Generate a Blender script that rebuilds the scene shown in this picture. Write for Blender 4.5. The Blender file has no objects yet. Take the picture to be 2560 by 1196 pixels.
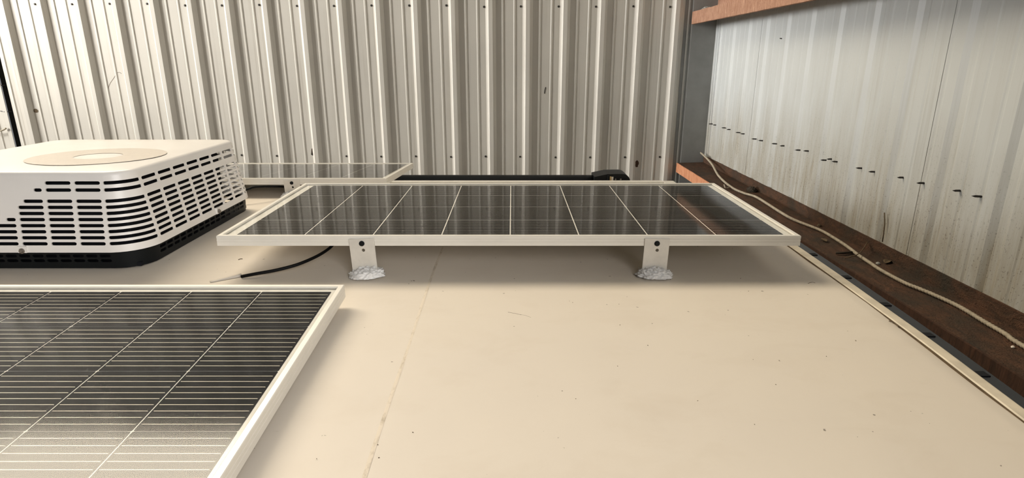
import bpy, bmesh, math, random
from mathutils import Vector, Matrix, Euler, noise

random.seed(7)
SC = bpy.context.scene
COL = SC.collection
R = math.radians

# ------------------------------------------------------------------ camera
CZ = 3.70                       # camera height; the camper roof is about 3.17 m up
PITCH = 16.8
FPX = 1482.0
cd = bpy.data.cameras.new('camera')
cam = bpy.data.objects.new('camera', cd)
COL.objects.link(cam)
cam.location = (0, 0, CZ)
cam.rotation_euler = (R(90 - PITCH), 0, 0)
cd.sensor_fit = 'HORIZONTAL'
cd.sensor_width = 36.0
cd.lens = 36.0 * FPX / 2560.0
cd.clip_start = 0.02
cd.clip_end = 200
SC.camera = cam

# ------------------------------------------------------------------ world, lights, exposure
world = bpy.data.worlds.new('sky')
SC.world = world
world.use_nodes = True
bg = world.node_tree.nodes['Background']
bg.inputs[0].default_value = (0.95, 0.97, 1.0, 1)
bg.inputs[1].default_value = 0.22


def area_light(name, loc, direction, sx, sy, power, color, spread=180):
    l = bpy.data.lights.new(name, 'AREA')
    l.shape = 'RECTANGLE'
    l.size = sx
    l.size_y = sy
    l.energy = power
    l.color = color
    l.spread = R(spread)
    o = bpy.data.objects.new(name, l)
    COL.objects.link(o)
    o.location = loc
    o.rotation_euler = Vector(direction).to_track_quat('-Z', 'Y').to_euler()
    return o


# bright sky above the back wall, where the shed roof stops short
area_light('eave_opening_daylight', (-6.7, 7.0, CZ + 7.5), (5.2, -5.5, -8.0), 8.5, 5.0, 2250, (1.0, 0.875, 0.685))
# daylight from the open yard, through the open rear part of the shed's left side
area_light('open_end_daylight', (-8.6, 2.0, CZ + 2.4), (1, 0.78, -0.22), 2.2, 3.0, 180, (1.0, 0.97, 0.92), 62)
# daylight through the open front behind the viewer
area_light('open_front_daylight', (0.5, -1.2, CZ + 0.5), (-0.48, 0.80, -0.34), 1.8, 1.2, 8.5, (1.0, 0.98, 0.97), 60)
# narrow lamp added at far left to brighten rib faces and right wall
area_light('added_rib_light', (-14.0, 4.3, CZ + 1.2), (1, 0.02, -0.09), 2.0, 3.0, 32, (1.0, 0.99, 0.97), 24)

SC.view_settings.view_transform = 'Standard'
SC.view_settings.look = 'None'
SC.view_settings.exposure = 0.0
SC.view_settings.gamma = 1.0
SC.view_settings.use_curve_mapping = False


# ------------------------------------------------------------------ material helpers
class NT:
    def __init__(self, name):
        self.m = bpy.data.materials.new(name)
        self.m.use_nodes = True
        self.t = self.m.node_tree
        self.b = self.t.nodes['Principled BSDF']
        self.tc = None

    def n(self, typ, **kw):
        nd = self.t.nodes.new(typ)
        for k, v in kw.items():
            setattr(nd, k, v)
        return nd

    def link(self, a, b):
        self.t.links.new(a, b)

    def coord(self, scale=(1, 1, 1), loc=(0, 0, 0), rot=(0, 0, 0)):
        if self.tc is None:
            g = self.n('ShaderNodeNewGeometry')
            self.tc = g.outputs['Position']
        mp = self.n('ShaderNodeMapping')
        mp.inputs['Scale'].default_value = scale
        mp.inputs['Location'].default_value = loc
        mp.inputs['Rotation'].default_value = rot
        self.link(self.tc, mp.inputs[0])
        return mp.outputs[0]

    def noise(self, scale, vec, detail=4, rough=0.55, dist=0.0):
        nd = self.n('ShaderNodeTexNoise')
        nd.inputs['Scale'].default_value = scale
        nd.inputs['Detail'].default_value = detail
        nd.inputs['Roughness'].default_value = rough
        nd.inputs['Distortion'].default_value = dist
        self.link(vec, nd.inputs['Vector'])
        return nd.outputs[0]

    def ramp(self, fac, lo, hi, v0=0.0, v1=1.0):
        nd = self.n('ShaderNodeMapRange')
        nd.inputs[1].default_value = lo
        nd.inputs[2].default_value = hi
        nd.inputs[3].default_value = v0
        nd.inputs[4].default_value = v1
        self.link(fac, nd.inputs[0])
        return nd.outputs[0]

    def math(self, op, a, b=None):
        nd = self.n('ShaderNodeMath', operation=op)
        for i, v in enumerate((a, b)):
            if v is None:
                continue
            if isinstance(v, (int, float)):
                nd.inputs[i].default_value = v
            else:
                self.link(v, nd.inputs[i])
        return nd.outputs[0]

    def mix(self, fac, a, b):
        nd = self.n('ShaderNodeMix', data_type='RGBA')
        for sock, v in ((nd.inputs[0], fac), (nd.inputs[6], a), (nd.inputs[7], b)):
            if isinstance(v, (int, float)):
                sock.default_value = v
            elif isinstance(v, tuple):
                sock.default_value = (v[0], v[1], v[2], 1)
            else:
                self.link(v, sock)
        return nd.outputs[2]

    def color(self, c):
        if isinstance(c, tuple):
            self.b.inputs['Base Color'].default_value = (c[0], c[1], c[2], 1)
        else:
            self.link(c, self.b.inputs['Base Color'])
        return self

    def set(self, rough=0.5, metal=0.0, spec=0.5):
        self.b.inputs['Roughness'].default_value = rough
        self.b.inputs['Metallic'].default_value = metal
        self.b.inputs['Specular IOR Level'].default_value = spec
        return self

    def bump(self, h, strength=0.3, dist=0.01):
        nd = self.n('ShaderNodeBump')
        nd.inputs['Strength'].default_value = strength
        nd.inputs['Distance'].default_value = dist
        self.link(h, nd.inputs['Height'])
        self.link(nd.outputs[0], self.b.inputs['Normal'])
        return self


def plain(name, c, rough=0.5, metal=0.0, spec=0.5, vary=0.12, scale=30):
    k = NT(name)
    f = k.noise(scale, k.coord())
    d = tuple(x * (1 - vary) for x in c)
    k.color(k.mix(k.ramp(f, 0.35, 0.7), c, d)).set(rough, metal, spec)
    return k.m


def wall_paint(name, base, dirt, along, grime_z=None, streak=0.45):
    """painted sheet metal with runs of dirt down the sheet; along = axis across the ribs"""
    k = NT(name)
    sx = (26, 2, 0.5) if along == 'x' else (2, 26, 0.5)
    s1 = k.noise(1.0, k.coord(sx), 6, 0.65, 0.3)
    sx2 = (90, 6, 1.3) if along == 'x' else (6, 90, 1.3)
    s2 = k.noise(1.0, k.coord(sx2), 4, 0.6)
    blot = k.noise(1.6, k.coord(), 3)
    spk = k.noise(160, k.coord((1, 1, 0.5)), 2)
    f = k.math('MULTIPLY', k.ramp(s1, 0.52, 0.74), k.ramp(blot, 0.3, 0.65))
    f2 = k.math('MULTIPLY', k.ramp(s2, 0.60, 0.74), 0.5)
    ff = k.math('ADD', f, f2)
    sp = k.math('MULTIPLY', k.ramp(spk, 0.70, 0.75), 0.5)
    ff = k.math('MULTIPLY', k.math('MAXIMUM', ff, sp), streak)
    c = k.mix(k.ramp(blot, 0.3, 0.7), base, tuple(x * 0.92 for x in base))
    c = k.mix(ff, c, dirt)
    if grime_z is not None:
        z0, z1, gc = grime_z
        sep = k.n('ShaderNodeSeparateXYZ')
        k.link(k.coord(), sep.inputs[0])
        wob = k.noise(1.0, k.coord((1.2, 5, 0.3)), 4)
        zz = k.math('ADD', sep.outputs[2], k.ramp(wob, 0.2, 0.8, -0.22, 0.22))
        g = k.ramp(zz, z1, z0, 0, 1)
        mott = k.ramp(k.noise(1.0, k.coord((3, 30, 3)), 5, 0.7), 0.35, 0.7, 0.35, 1)
        g = k.math('MULTIPLY', g, mott)
        c = k.mix(k.math('MULTIPLY', g, 0.92), c, gc)
        runs = k.ramp(k.noise(1.0, k.coord((4, 70, 1.6)), 5, 0.7, 0.4), 0.56, 0.68)
        c = k.mix(k.math('MULTIPLY', k.math('MULTIPLY', g, runs), 0.6), c, (0.11, 0.095, 0.065))
        spk2 = k.ramp(k.noise(130, k.coord(), 2), 0.62, 0.68)
        c = k.mix(k.math('MULTIPLY', k.math('MULTIPLY', g, spk2), 0.8), c, (0.05, 0.045, 0.03))
    k.color(c).set(0.42, 0.0, 0.45)
    k.bump(k.noise(9, k.coord((1, 1, 0.3)), 3), 0.08, 0.01)
    return k.m


def rust(name, a, b, c, axis_scale=(60, 14, 60), bs=0.8):
    k = NT(name)
    f = k.noise(1.0, k.coord(axis_scale), 6, 0.7, 0.6)
    g = k.noise(5, k.coord(), 5, 0.6)
    f3 = k.noise(120, k.coord(), 3, 0.7)
    cc = k.mix(k.ramp(f, 0.36, 0.66), a, b)
    cc = k.mix(k.ramp(g, 0.48, 0.7), cc, c)
    cc = k.mix(k.math('MULTIPLY', k.ramp(f3, 0.6, 0.72), 0.7), cc, tuple(x * 0.25 for x in a))
    k.color(cc).set(0.85, 0.0, 0.2)
    k.bump(k.math('ADD', f, f3), bs, 0.006)
    return k.m


def membrane(name):
    k = NT(name)
    big = k.noise(1.7, k.coord(), 5, 0.6)
    med = k.noise(6.0, k.coord((1, 1.6, 1)), 6, 0.62, 0.4)
    fine = k.noise(38, k.coord(), 4, 0.7)
    spk = k.noise(75, k.coord(loc=(3, 1, 0)), 2, 0.4)
    scuff = k.noise(9, k.coord((1, 2.4, 1), rot=(0, 0, 0.5)), 8, 0.75, 1.2)
    c = k.mix(k.ramp(big, 0.3, 0.7), (0.735, 0.665, 0.565), (0.690, 0.625, 0.540))
    c = k.mix(k.ramp(med, 0.5, 0.72, 0, 0.30), c, (0.62, 0.54, 0.44))
    c = k.mix(k.math('MULTIPLY', k.ramp(scuff, 0.655, 0.74), k.ramp(fine, 0.5, 0.66, 0, 0.65)), c, (0.30, 0.24, 0.17))
    c = k.mix(k.ramp(spk, 0.775, 0.80, 0, 0.75), c, (0.10, 0.075, 0.05))
    k.color(c).set(0.55, 0, 0.35)
    h = k.math('ADD', k.noise(3.0, k.coord(), 4), k.math('MULTIPLY', fine, 0.06))
    k.bump(h, 0.10, 0.02)
    return k.m


def glass_material(name, rough, graze=0.62, dust=1.0):
    """thin glazing: Schlick reflection over a clear pane, with a film of dust"""
    m = bpy.data.materials.new(name)
    m.use_nodes = True
    t = m.node_tree
    for n_ in list(t.nodes):
        t.nodes.remove(n_)
    out = t.nodes.new('ShaderNodeOutputMaterial')
    geo = t.nodes.new('ShaderNodeNewGeometry')
    dot = t.nodes.new('ShaderNodeVectorMath')
    dot.operation = 'DOT_PRODUCT'
    t.links.new(geo.outputs['Incoming'], dot.inputs[0])
    t.links.new(geo.outputs['Normal'], dot.inputs[1])

    def M(op, a, b=None):
        nd = t.nodes.new('ShaderNodeMath')
        nd.operation = op
        for i, v in enumerate((a, b)):
            if v is None:
                continue
            if isinstance(v, (int, float)):
                nd.inputs[i].default_value = v
            else:
                t.links.new(v, nd.inputs[i])
        return nd.outputs[0]
    ab = M('ABSOLUTE', dot.outputs['Value'])
    p5 = M('POWER', M('SUBTRACT', 1.0, ab), 9.0)
    fr = M('ADD', M('MULTIPLY', p5, graze), 0.037)
    gl = t.nodes.new('ShaderNodeBsdfGlossy')
    gl.distribution = 'BECKMANN'
    gl.inputs['Color'].default_value = (1, 1, 1, 1)
    gl.inputs['Roughness'].default_value = rough
    tr = t.nodes.new('ShaderNodeBsdfTransparent')
    tr.inputs['Color'].default_value = (0.97, 0.975, 0.97, 1)
    dif = t.nodes.new('ShaderNodeBsdfDiffuse')
    dif.inputs['Color'].default_value = (0.60, 0.53, 0.42, 1)
    nz = t.nodes.new('ShaderNodeTexNoise')
    nz.inputs['Scale'].default_value = 220
    nz.inputs['Detail'].default_value = 2
    t.links.new(geo.outputs['Position'], nz.inputs['Vector'])
    nz2 = t.nodes.new('ShaderNodeTexNoise')
    nz2.inputs['Scale'].default_value = 3.5
    nz2.inputs['Detail'].default_value = 4
    t.links.new(geo.outputs['Position'], nz2.inputs['Vector'])
    mr = t.nodes.new('ShaderNodeMapRange')
    mr.inputs[1].default_value = 0.45
    mr.inputs[2].default_value = 0.75
    mr.inputs[3].default_value = 0.002 * dust
    mr.inputs[4].default_value = 0.022 * dust
    t.links.new(nz.outputs[0], mr.inputs[0])
    mr2 = t.nodes.new('ShaderNodeMapRange')
    mr2.inputs[1].default_value = 0.35
    mr2.inputs[2].default_value = 0.65
    mr2.inputs[3].default_value = 0.3
    mr2.inputs[4].default_value = 1.2
    t.links.new(nz2.outputs[0], mr2.inputs[0])
    mixd = t.nodes.new('ShaderNodeMixShader')
    t.links.new(M('MULTIPLY', mr.outputs[0], mr2.outputs[0]), mixd.inputs[0])
    t.links.new(tr.outputs[0], mixd.inputs[1])
    t.links.new(dif.outputs[0], mixd.inputs[2])
    mx = t.nodes.new('ShaderNodeMixShader')
    t.links.new(fr, mx.inputs[0])
    t.links.new(mixd.outputs[0], mx.inputs[1])
    t.links.new(gl.outputs[0], mx.inputs[2])
    t.links.new(mx.outputs[0], out.inputs['Surface'])
    return m


M_BACK = wall_paint('back_wall_paint', (0.62, 0.59, 0.53), (0.26, 0.21, 0.15), 'x')
M_RIGHT = wall_paint('right_wall_paint', (0.51, 0.53, 0.528), (0.27, 0.25, 0.21), 'y',
                     (CZ - 0.70, CZ - 0.22, (0.27, 0.235, 0.17)), 0.42)
M_TRIM = plain('grey_trim_paint', (0.27, 0.27, 0.26), 0.5, 0, 0.4, 0.2, 6)
M_FLOOR = plain('concrete', (0.30, 0.28, 0.25), 0.8, 0, 0.2, 0.3, 3)
M_CEIL = plain('shed_roof_metal', (0.30, 0.28, 0.25), 0.6, 0, 0.3, 0.2, 3)
M_RUST_L = rust('rust_brown', (0.052, 0.032, 0.021), (0.110, 0.056, 0.033), (0.044, 0.036, 0.027), (30, 12, 30), 1.0)
M_RUST_O = rust('rust_orange', (0.30, 0.155, 0.10), (0.50, 0.30, 0.205), (0.34, 0.18, 0.115), (40, 60, 14), 1.0)
M_MEMB = membrane('roof_membrane')
M_TRIMC = plain('cream_edge_trim', (0.72, 0.64, 0.50), 0.5, 0, 0.4, 0.22, 24)
M_STRIP = plain('black_rubber_insert', (0.018, 0.022, 0.028), 0.45, 0, 0.4)
M_BODY = plain('camper_fibreglass', (0.70, 0.67, 0.60), 0.35, 0, 0.5)
M_ALU = plain('anodised_frame', (0.80, 0.77, 0.70), 0.38, 0.15, 0.5, 0.06, 14)
M_BRK = plain('aluminium_bracket', (0.70, 0.67, 0.61), 0.42, 0.25, 0.5, 0.10, 40)
M_BACKS = plain('white_backsheet', (0.78, 0.75, 0.68), 0.6)
M_CELL = plain('silicon_cell', (0.0075, 0.0080, 0.0105), 0.6, 0, 0.03, 0.3, 60)
M_WIRE = plain('silver_busbar', (0.72, 0.66, 0.53), 0.45, 0.2, 0.5)
M_GLASS = glass_material('panel_glass', 0.05, 1.25, 0.5)
M_GLASS_DUSTY = glass_material('dusty_panel_glass', 0.12, 1.25, 1.0)
M_SHROUD = plain('white_plastic', (0.85, 0.82, 0.78), 0.32, 0, 0.5, 0.04, 10)
M_BADGE = plain('grey_beige_print', (0.64, 0.58, 0.51), 0.45, 0, 0.4, 0.08, 60)
M_BLACK = plain('black_plastic', (0.0045, 0.006, 0.007), 0.45, 0, 0.2)
M_CORE = plain('dark_inner_unit', (0.006, 0.007, 0.010), 0.7, 0, 0.2)
M_CABLE = plain('black_cable', (0.004, 0.004, 0.004), 0.5, 0, 0.12)
M_TAPE = plain('grey_tape', (0.62, 0.57, 0.50), 0.5)
M_ROPE = plain('beige_cable_sheath', (0.42, 0.36, 0.27), 0.6, 0, 0.3, 0.35, 60)
M_SEAL = plain('white_sealant', (0.76, 0.75, 0.73), 0.38, 0, 0.5, 0.05)
M_SCREW = plain('dark_screw', (0.05, 0.045, 0.04), 0.5, 0.4, 0.5)
M_STEEL = plain('steel_screw', (0.28, 0.25, 0.22), 0.4, 0.7, 0.5)
M_SPIKE = plain('screw_tip_steel', (0.03, 0.027, 0.024), 0.5, 0.3, 0.4)
M_TWIG = plain('dry_twig', (0.14, 0.10, 0.06), 0.8, 0, 0.2, 0.4)
M_LEAF = plain('dead_leaf', (0.045, 0.035, 0.025), 0.8, 0, 0.2, 0.4)
M_FLUFF = plain('grey_nest_fluff', (0.42, 0.41, 0.38), 0.9, 0, 0.1, 0.4, 80)
M_GOLD = plain('brass_tag', (0.62, 0.46, 0.22), 0.4, 0.3, 0.5)
M_PALE = plain('pale_tag', (0.85, 0.78, 0.68), 0.4)


# ------------------------------------------------------------------ mesh helpers
def mesh_obj(name, verts, faces, mat, parent=None, smooth=False, bm=None):
    me = bpy.data.meshes.new(name)
    if bm is not None:
        bm.normal_update()
        bm.to_mesh(me)
        bm.free()
    else:
        me.from_pydata([tuple(v) for v in verts], [], faces)
    me.materials.append(mat)
    if smooth:
        for p in me.polygons:
            p.use_smooth = True
    o = bpy.data.objects.new(name, me)
    COL.objects.link(o)
    if parent is not None:
        o.parent = parent
    return o


def inst(name, src, parent, loc=(0, 0, 0), rot=(0, 0, 0), scale=(1, 1, 1)):
    o = bpy.data.objects.new(name, src.data if hasattr(src, 'data') else src)
    COL.objects.link(o)
    o.parent = parent
    o.location = loc
    o.rotation_euler = rot
    o.scale = scale
    return o


def empty(name, loc=(0, 0, 0), rot=(0, 0, 0)):
    o = bpy.data.objects.new(name, None)
    o.empty_display_size = 0.05
    COL.objects.link(o)
    o.location = loc
    o.rotation_euler = rot
    return o


def tag(o, label=None, category=None, group=None, kind=None):
    for k_, v in (('label', label), ('category', category), ('group', group), ('kind', kind)):
        if v:
            o[k_] = v
    return o


def bm_box(bm, x0, x1, y0, y1, z0, z1):
    v = [bm.verts.new(p) for p in ((x0, y0, z0), (x1, y0, z0), (x1, y1, z0), (x0, y1, z0),
                                   (x0, y0, z1), (x1, y0, z1), (x1, y1, z1), (x0, y1, z1))]
    for f in ((3, 2, 1, 0), (4, 5, 6, 7), (0, 1, 5, 4), (1, 2, 6, 5), (2, 3, 7, 6), (3, 0, 4, 7)):
        bm.faces.new([v[i] for i in f])


def box(name, x0, x1, y0, y1, z0, z1, mat, parent=None, bevel=0.0):
    bm = bmesh.new()
    bm_box(bm, x0, x1, y0, y1, z0, z1)
    if bevel:
        bmesh.ops.bevel(bm, geom=bm.edges[:] + bm.verts[:], offset=bevel, segments=2, affect='EDGES', profile=0.5)
    return mesh_obj(name, None, None, mat, parent, bm=bm)


def extrude_profile(name, pts, axis, a0, a1, mat, parent=None, closed=True):
    """pts = 2D profile; axis 'x' -> pts are (y,z); 'y' -> (x,z); 'z' -> (x,y)"""
    def mk(p, a):
        if axis == 'x':
            return (a, p[0], p[1])
        if axis == 'y':
            return (p[0], a, p[1])
        return (p[0], p[1], a)
    n = len(pts)
    bm = bmesh.new()
    A = [bm.verts.new(mk(p, a0)) for p in pts]
    B = [bm.verts.new(mk(p, a1)) for p in pts]
    for i in range(n if closed else n - 1):
        j = (i + 1) % n
        bm.faces.new((A[i], A[j], B[j], B[i]))
    if closed:
        bm.faces.new(A[::-1])
        bm.faces.new(B)
    bmesh.ops.recalc_face_normals(bm, faces=bm.faces[:])
    return mesh_obj(name, None, None, mat, parent, bm=bm)


def catmull(pts, n=8):
    P = [Vector(p) for p in pts]
    P = [P[0] * 2 - P[1]] + P + [P[-1] * 2 - P[-2]]
    out = []
    for i in range(1, len(P) - 2):
        for k in range(n):
            t = k / n
            a, b, c, d = P[i - 1], P[i], P[i + 1], P[i + 2]
            out.append(0.5 * ((2 * b) + (c - a) * t + (2 * a - 5 * b + 4 * c - d) * t * t + (3 * b - a - 3 * c + d) * t ** 3))
    out.append(P[-2])
    return out


def tube(name, pts, rad, mat, parent=None, seg=10, radf=None, smooth=True):
    pts = [Vector(p) for p in pts]
    bm = bmesh.new()
    rings = []
    up = Vector((0, 0, 1))
    for i, p in enumerate(pts):
        d = (pts[min(i + 1, len(pts) - 1)] - pts[max(i - 1, 0)]).normalized()
        s = d.cross(up)
        if s.length < 1e-4:
            s = d.cross(Vector((0, 1, 0)))
        s.normalize()
        u = s.cross(d).normalized()
        r = rad if radf is None else radf(i)
        rings.append([bm.verts.new(p + (s * math.cos(a) + u * math.sin(a)) * r)
                      for a in [2 * math.pi * k / seg for k in range(seg)]])
    for i in range(len(rings) - 1):
        for k in range(seg):
            bm.faces.new((rings[i][k], rings[i + 1][k], rings[i + 1][(k + 1) % seg], rings[i][(k + 1) % seg]))
    bm.faces.new(rings[0])
    bm.faces.new(rings[-1][::-1])
    bmesh.ops.recalc_face_normals(bm, faces=bm.faces[:])
    return mesh_obj(name, None, None, mat, parent, smooth=smooth, bm=bm)


def lathe_mesh(name, prof, mat, seg=12):
    """prof = (r, h) list along local +Z; returns a mesh"""
    bm = bmesh.new()
    rings = []
    for r, h in prof:
        if r < 1e-6:
            rings.append([bm.verts.new((0, 0, h))])
        else:
            rings.append([bm.verts.new((r * math.cos(2 * math.pi * k / seg), r * math.sin(2 * math.pi * k / seg), h)) for k in range(seg)])
    for a, b in zip(rings[:-1], rings[1:]):
        for k in range(seg):
            j = (k + 1) % seg
            if len(a) == 1 and len(b) == 1:
                continue
            if len(a) == 1:
                bm.faces.new((a[0], b[k], b[j]))
            elif len(b) == 1:
                bm.faces.new((a[k], a[j], b[0]))
            else:
                bm.faces.new((a[k], a[j], b[j], b[k]))
    bmesh.ops.recalc_face_normals(bm, faces=bm.faces[:])
    me = bpy.data.meshes.new(name)
    bm.to_mesh(me)
    bm.free()
    me.materials.append(mat)
    return me


def solidify(o, t, offset=-1):
    md = o.modifiers.new('thickness', 'SOLIDIFY')
    md.thickness = t
    md.offset = offset
    return o


TP = math.tan(R(PITCH))
CP, SP = math.cos(R(PITCH)), math.sin(R(PITCH))


def ray(px, py):
    """direction of a photo pixel in the world (per unit of optical depth)"""
    u = (px - 1280) / FPX
    v = (598 - py) / FPX
    return Vector((u, CP + v * SP, -SP + v * CP))


def at_z(px, py, z):
    d = ray(px, py)
    return d * (z / d.z) + Vector((0, 0, CZ))


def at_y(px, py, y):
    d = ray(px, py)
    return d * (y / d.y) + Vector((0, 0, CZ))


def at_x(px, py, x):
    d = ray(px, py)
    return d * (x / d.x) + Vector((0, 0, CZ))


# ================================================================== THE SETTING
WY = 5.18          # back wall
WX = 1.68          # right wall
WTOP = CZ + 3.40
tag(box('floor', -9, 2.2, -6, 6.2, -0.1, 0.0, M_FLOOR), kind='structure')
# shed roof with an open strip left above the back wall
prof = []
nx = 36
for i in range(nx + 1):
    x = -5.9 + i * 7.6 / nx
    prof += [(x, 0.0), (x + 0.06, -0.035), (x + 0.10, -0.035), (x + 0.16, 0.0)]
bm = bmesh.new()
A = [bm.verts.new((p[0], 3.30, CZ + 4.30 + p[1])) for p in prof]
B = [bm.verts.new((p[0], -6.0, CZ + 5.20 + p[1])) for p in prof]
for i in range(len(prof) - 1):
    bm.faces.new((A[i], B[i], B[i + 1], A[i + 1]))
tag(solidify(mesh_obj('ceiling', None, None, M_CEIL, bm=bm), 0.02), kind='structure')

tag(box('wall_light_blocker', -7.56, -7.45, -6.0, 1.25, 0.0, CZ + 5.0, M_CEIL), kind='structure')  # unseen wall added to shade the near part of the right wall
# ---- back wall: ribbed sheets
PITCHX = 0.3048


def rib_profile(b, k0, k1, x_start, x_end, y0):
    """points (x, y) of the ribbed sheet; b = left base of rib 0"""
    pts = []
    for k in range(k0, k1 + 1):
        o = b + k * PITCHX
        for dx, dy in ((0, 0), (0.026, -0.035), (0.058, -0.035), (0.084, 0), (0.132, 0), (0.139, -0.006), (0.147, -0.006),
                       (0.154, 0), (0.229, 0), (0.236, -0.006), (0.244, -0.006), (0.251, 0)):
            pts.append((o + dx, y0 + dy))
    out = []
    for (xa, ya), (xb, yb) in zip(pts[:-1], pts[1:]):
        for xs in (x_start, x_end):
            if xa < xs < xb:
                t = (xs - xa) / (xb - xa)
                out.append((xs, ya + (yb - ya) * t))
        if x_start <= xb <= x_end:
            out.append((xb, yb))
    out.sort(key=lambda p: p[0])
    return out


wall_back = tag(empty('wall_back', (0, WY, 0)), 'ribbed metal back wall', None, None, 'structure')
RB = 0.087
laps = [-13, -10, -7, -4, -1, 2]
edges = [-4.275] + [RB + k * PITCHX + 0.074 for k in laps] + [1.47]
for i in range(len(edges) - 1):
    xe = edges[i + 1]
    pts = rib_profile(RB, -16, 6, edges[i] - (0.008 if i else 0), xe, -0.0016 * (i % 2))
    o = extrude_profile('wall_panel', pts, 'z', 0.0, WTOP, M_BACK, wall_back, closed=False)
    solidify(o, 0.0012, 0)
# sheets beyond the dark joint on the left, set back
for xs, xe in ((-5.30, -4.325), (-6.30, -5.30), (-7.30, -6.30)):
    pts = rib_profile(RB + 0.10, -28, -12, xs, xe, 0.03)
    o = extrude_profile('wall_panel', pts, 'z', 0.0, WTOP, M_BACK, wall_back, closed=False)
    solidify(o, 0.0012, 0)
o = box('joint_strip', -4.345, -4.255, 0.032, 0.05, 0.0, WTOP, M_BLACK, wall_back)
for zz in (0.18, -0.02, -0.20, -0.42):
    tube('joint_clip', [(-4.40, 0.022, CZ + zz), (-4.35, -0.004, CZ + zz - 0.004), (-4.30, 0.012, CZ + zz - 0.004)], 0.004, M_SPIKE, wall_back, 6)

screw_me = lathe_mesh('screw', [(0.0095, 0), (0.0095, 0.003), (0.0062, 0.0035), (0.0062, 0.008), (0.0, 0.0085)], M_SCREW, 6)
for k in range(-15, 5):
    for j, z in enumerate((0.432, -0.80)):
        if k == -6 and j == 1 or (k < -13 and j == 1):
            continue
        inst('screw', screw_me, wall_back,
             (RB + k * PITCHX - 0.013 + random.uniform(-.003, .003), -0.001, CZ + z - 0.006 * k * 0.25 - 0.012 + random.uniform(-.006, .006)),
             (R(90), 0, 0))


def patch(name, cx, cz, w, h, mat, parent, y=-0.002, n=14, seed=0, lift=0.002):
    rnd = random.Random(seed)
    bm = bmesh.new()
    c = bm.verts.new((cx, y - lift, cz))
    ring = []
    for i in range(n):
        a = 2 * math.pi * i / n
        r = 0.5 * (1 + rnd.uniform(-.22, .22))
        ring.append(bm.verts.new((cx + w * r * math.cos(a), y, cz + h * r * math.sin(a))))
    for i in range(n):
        bm.faces.new((c, ring[(i + 1) % n], ring[i]))
    bmesh.ops.recalc_face_normals(bm, faces=bm.faces[:])
    o = mesh_obj(name, None, None, mat, parent, bm=bm)
    return o


p = at_y(783, 381, WY)
patch('rust_hole', p.x, p.z, 0.040, 0.070, M_RUST_L, wall_back, -0.003, 12, 3)
patch('rust_hole_core', p.x + 0.004, p.z - 0.012, 0.018, 0.036, M_CORE, wall_back, -0.006, 10, 4)
p = at_y(1592, 410, WY)
patch('rust_spot', p.x, p.z, 0.032, 0.055, M_RUST_L, wall_back, -0.003, 12, 5)
p = at_y(89, 277, WY)
patch('mud_spot', p.x, p.z, 0.040, 0.034, M_TWIG, wall_back, -0.003, 8, 6)
for pts in ([(293, 182), (285, 195), (274, 212), (272, 228), (275, 250), (277, 262)], [(293, 182), (299, 181), (304, 184)]):
    q = [at_y(x, y, WY) for x, y in pts]
    tube('scratch', [(a.x, -0.002, a.z) for a in catmull(q, 4)], 0.0016, M_TWIG, wall_back, 5)
for pts in ([(1364, 218), (1362, 226), (1361, 234)], ):
    q = [at_y(x, y, WY) for x, y in pts]
    tube('scratch', [(a.x, -0.003, a.z) for a in q], 0.0035, M_SPIKE, wall_back, 5)

# ---- flat corner flashing between the last rib and the right wall
tc = tag(empty('trim_1', (0, WY, 0)), 'plain grey corner flashing', None, None, 'structure')
extrude_profile('flashing', [(1.415, -0.004), (1.445, -0.004), (1.449, -0.012), (1.453, -0.004), (1.475, -0.004), (1.479, -0.014), (1.70, -0.014), (1.70, 0.0), (1.415, 0.0)],
                'z', 0.0, WTOP, M_TRIM, tc)

# ---- right wall sheets (ribs stand outward, so from inside they are shallow channels)
wall_right = tag(empty('wall_right', (WX, 0, 0)), 'pale ribbed metal right wall', None, None, 'structure')
y_edges = [-4.0, -3.085, -2.17, -1.256, -0.342, 0.573, 1.487, 2.402, 3.316, 4.23, WY - 0.01]
for i in range(len(y_edges) - 1):
    ya, yb = y_edges[i], y_edges[i + 1]
    pts = rib_profile(0.10, -16, 20, ya - 0.004, yb, 0.0)
    pts = [(-(q[1]) * 0.36 - 0.0016 * (i % 2), q[0]) for q in pts]
    o = extrude_profile('wall_panel', pts, 'z', CZ - 0.86, WTOP, M_RIGHT, wall_right, closed=False)
    solidify(o, 0.0012, 0)
o = box('lower_wall', 0.030, 0.05, -4.0, WY, 0.0, CZ - 0.84, M_TRIM, wall_right)
# thin flashing edge in the corner
for dy, h in ((0.045, 0.0), (0.10, 0.0)):
    box('corner_edge', -0.004, 0.0, WY - dy - 0.022, WY - dy, CZ - 0.80, WTOP, M_RIGHT, wall_right)
spike_me = lathe_mesh('screw_tip', [(0.0042, 0), (0.0042, 0.022), (0.0, 0.034)], M_SPIKE, 6)
TIPS = [(1780, 310), (1791, 313), (1813, 320), (1826, 324), (1849, 332), (1862, 335), (1890, 348), (1907, 352), (1941, 360), (1961, 365),
        (2001, 376), (2022, 378), (2066, 401), (2080, 398), (2095, 405), (2156, 421), (2188, 430), (2259, 444), (2309, 458), (2400, 477), (2453, 492)]
for x, y in TIPS:
    q = at_x(x, y, WX)
    inst('screw_tip', spike_me, wall_right, (0.004, q.y, q.z), (0, R(-90), random.uniform(-.5, .1)))
q = at_x(1955, 97, WX)
inst('screw_tip', spike_me, wall_right, (0.004, q.y, q.z), (0, R(-80), -.3), (0.8, 0.8, 0.6))
# stalk of dried mud on the wall
q = [at_x(x, y, WX) for x, y in ((2213, 532), (2214, 560), (2211, 585), (2208, 605))]
tube('dried_stalk', [(-0.004, a.y, a.z) for a in q], 0.0025, M_TWIG, wall_right, 5)


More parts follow.
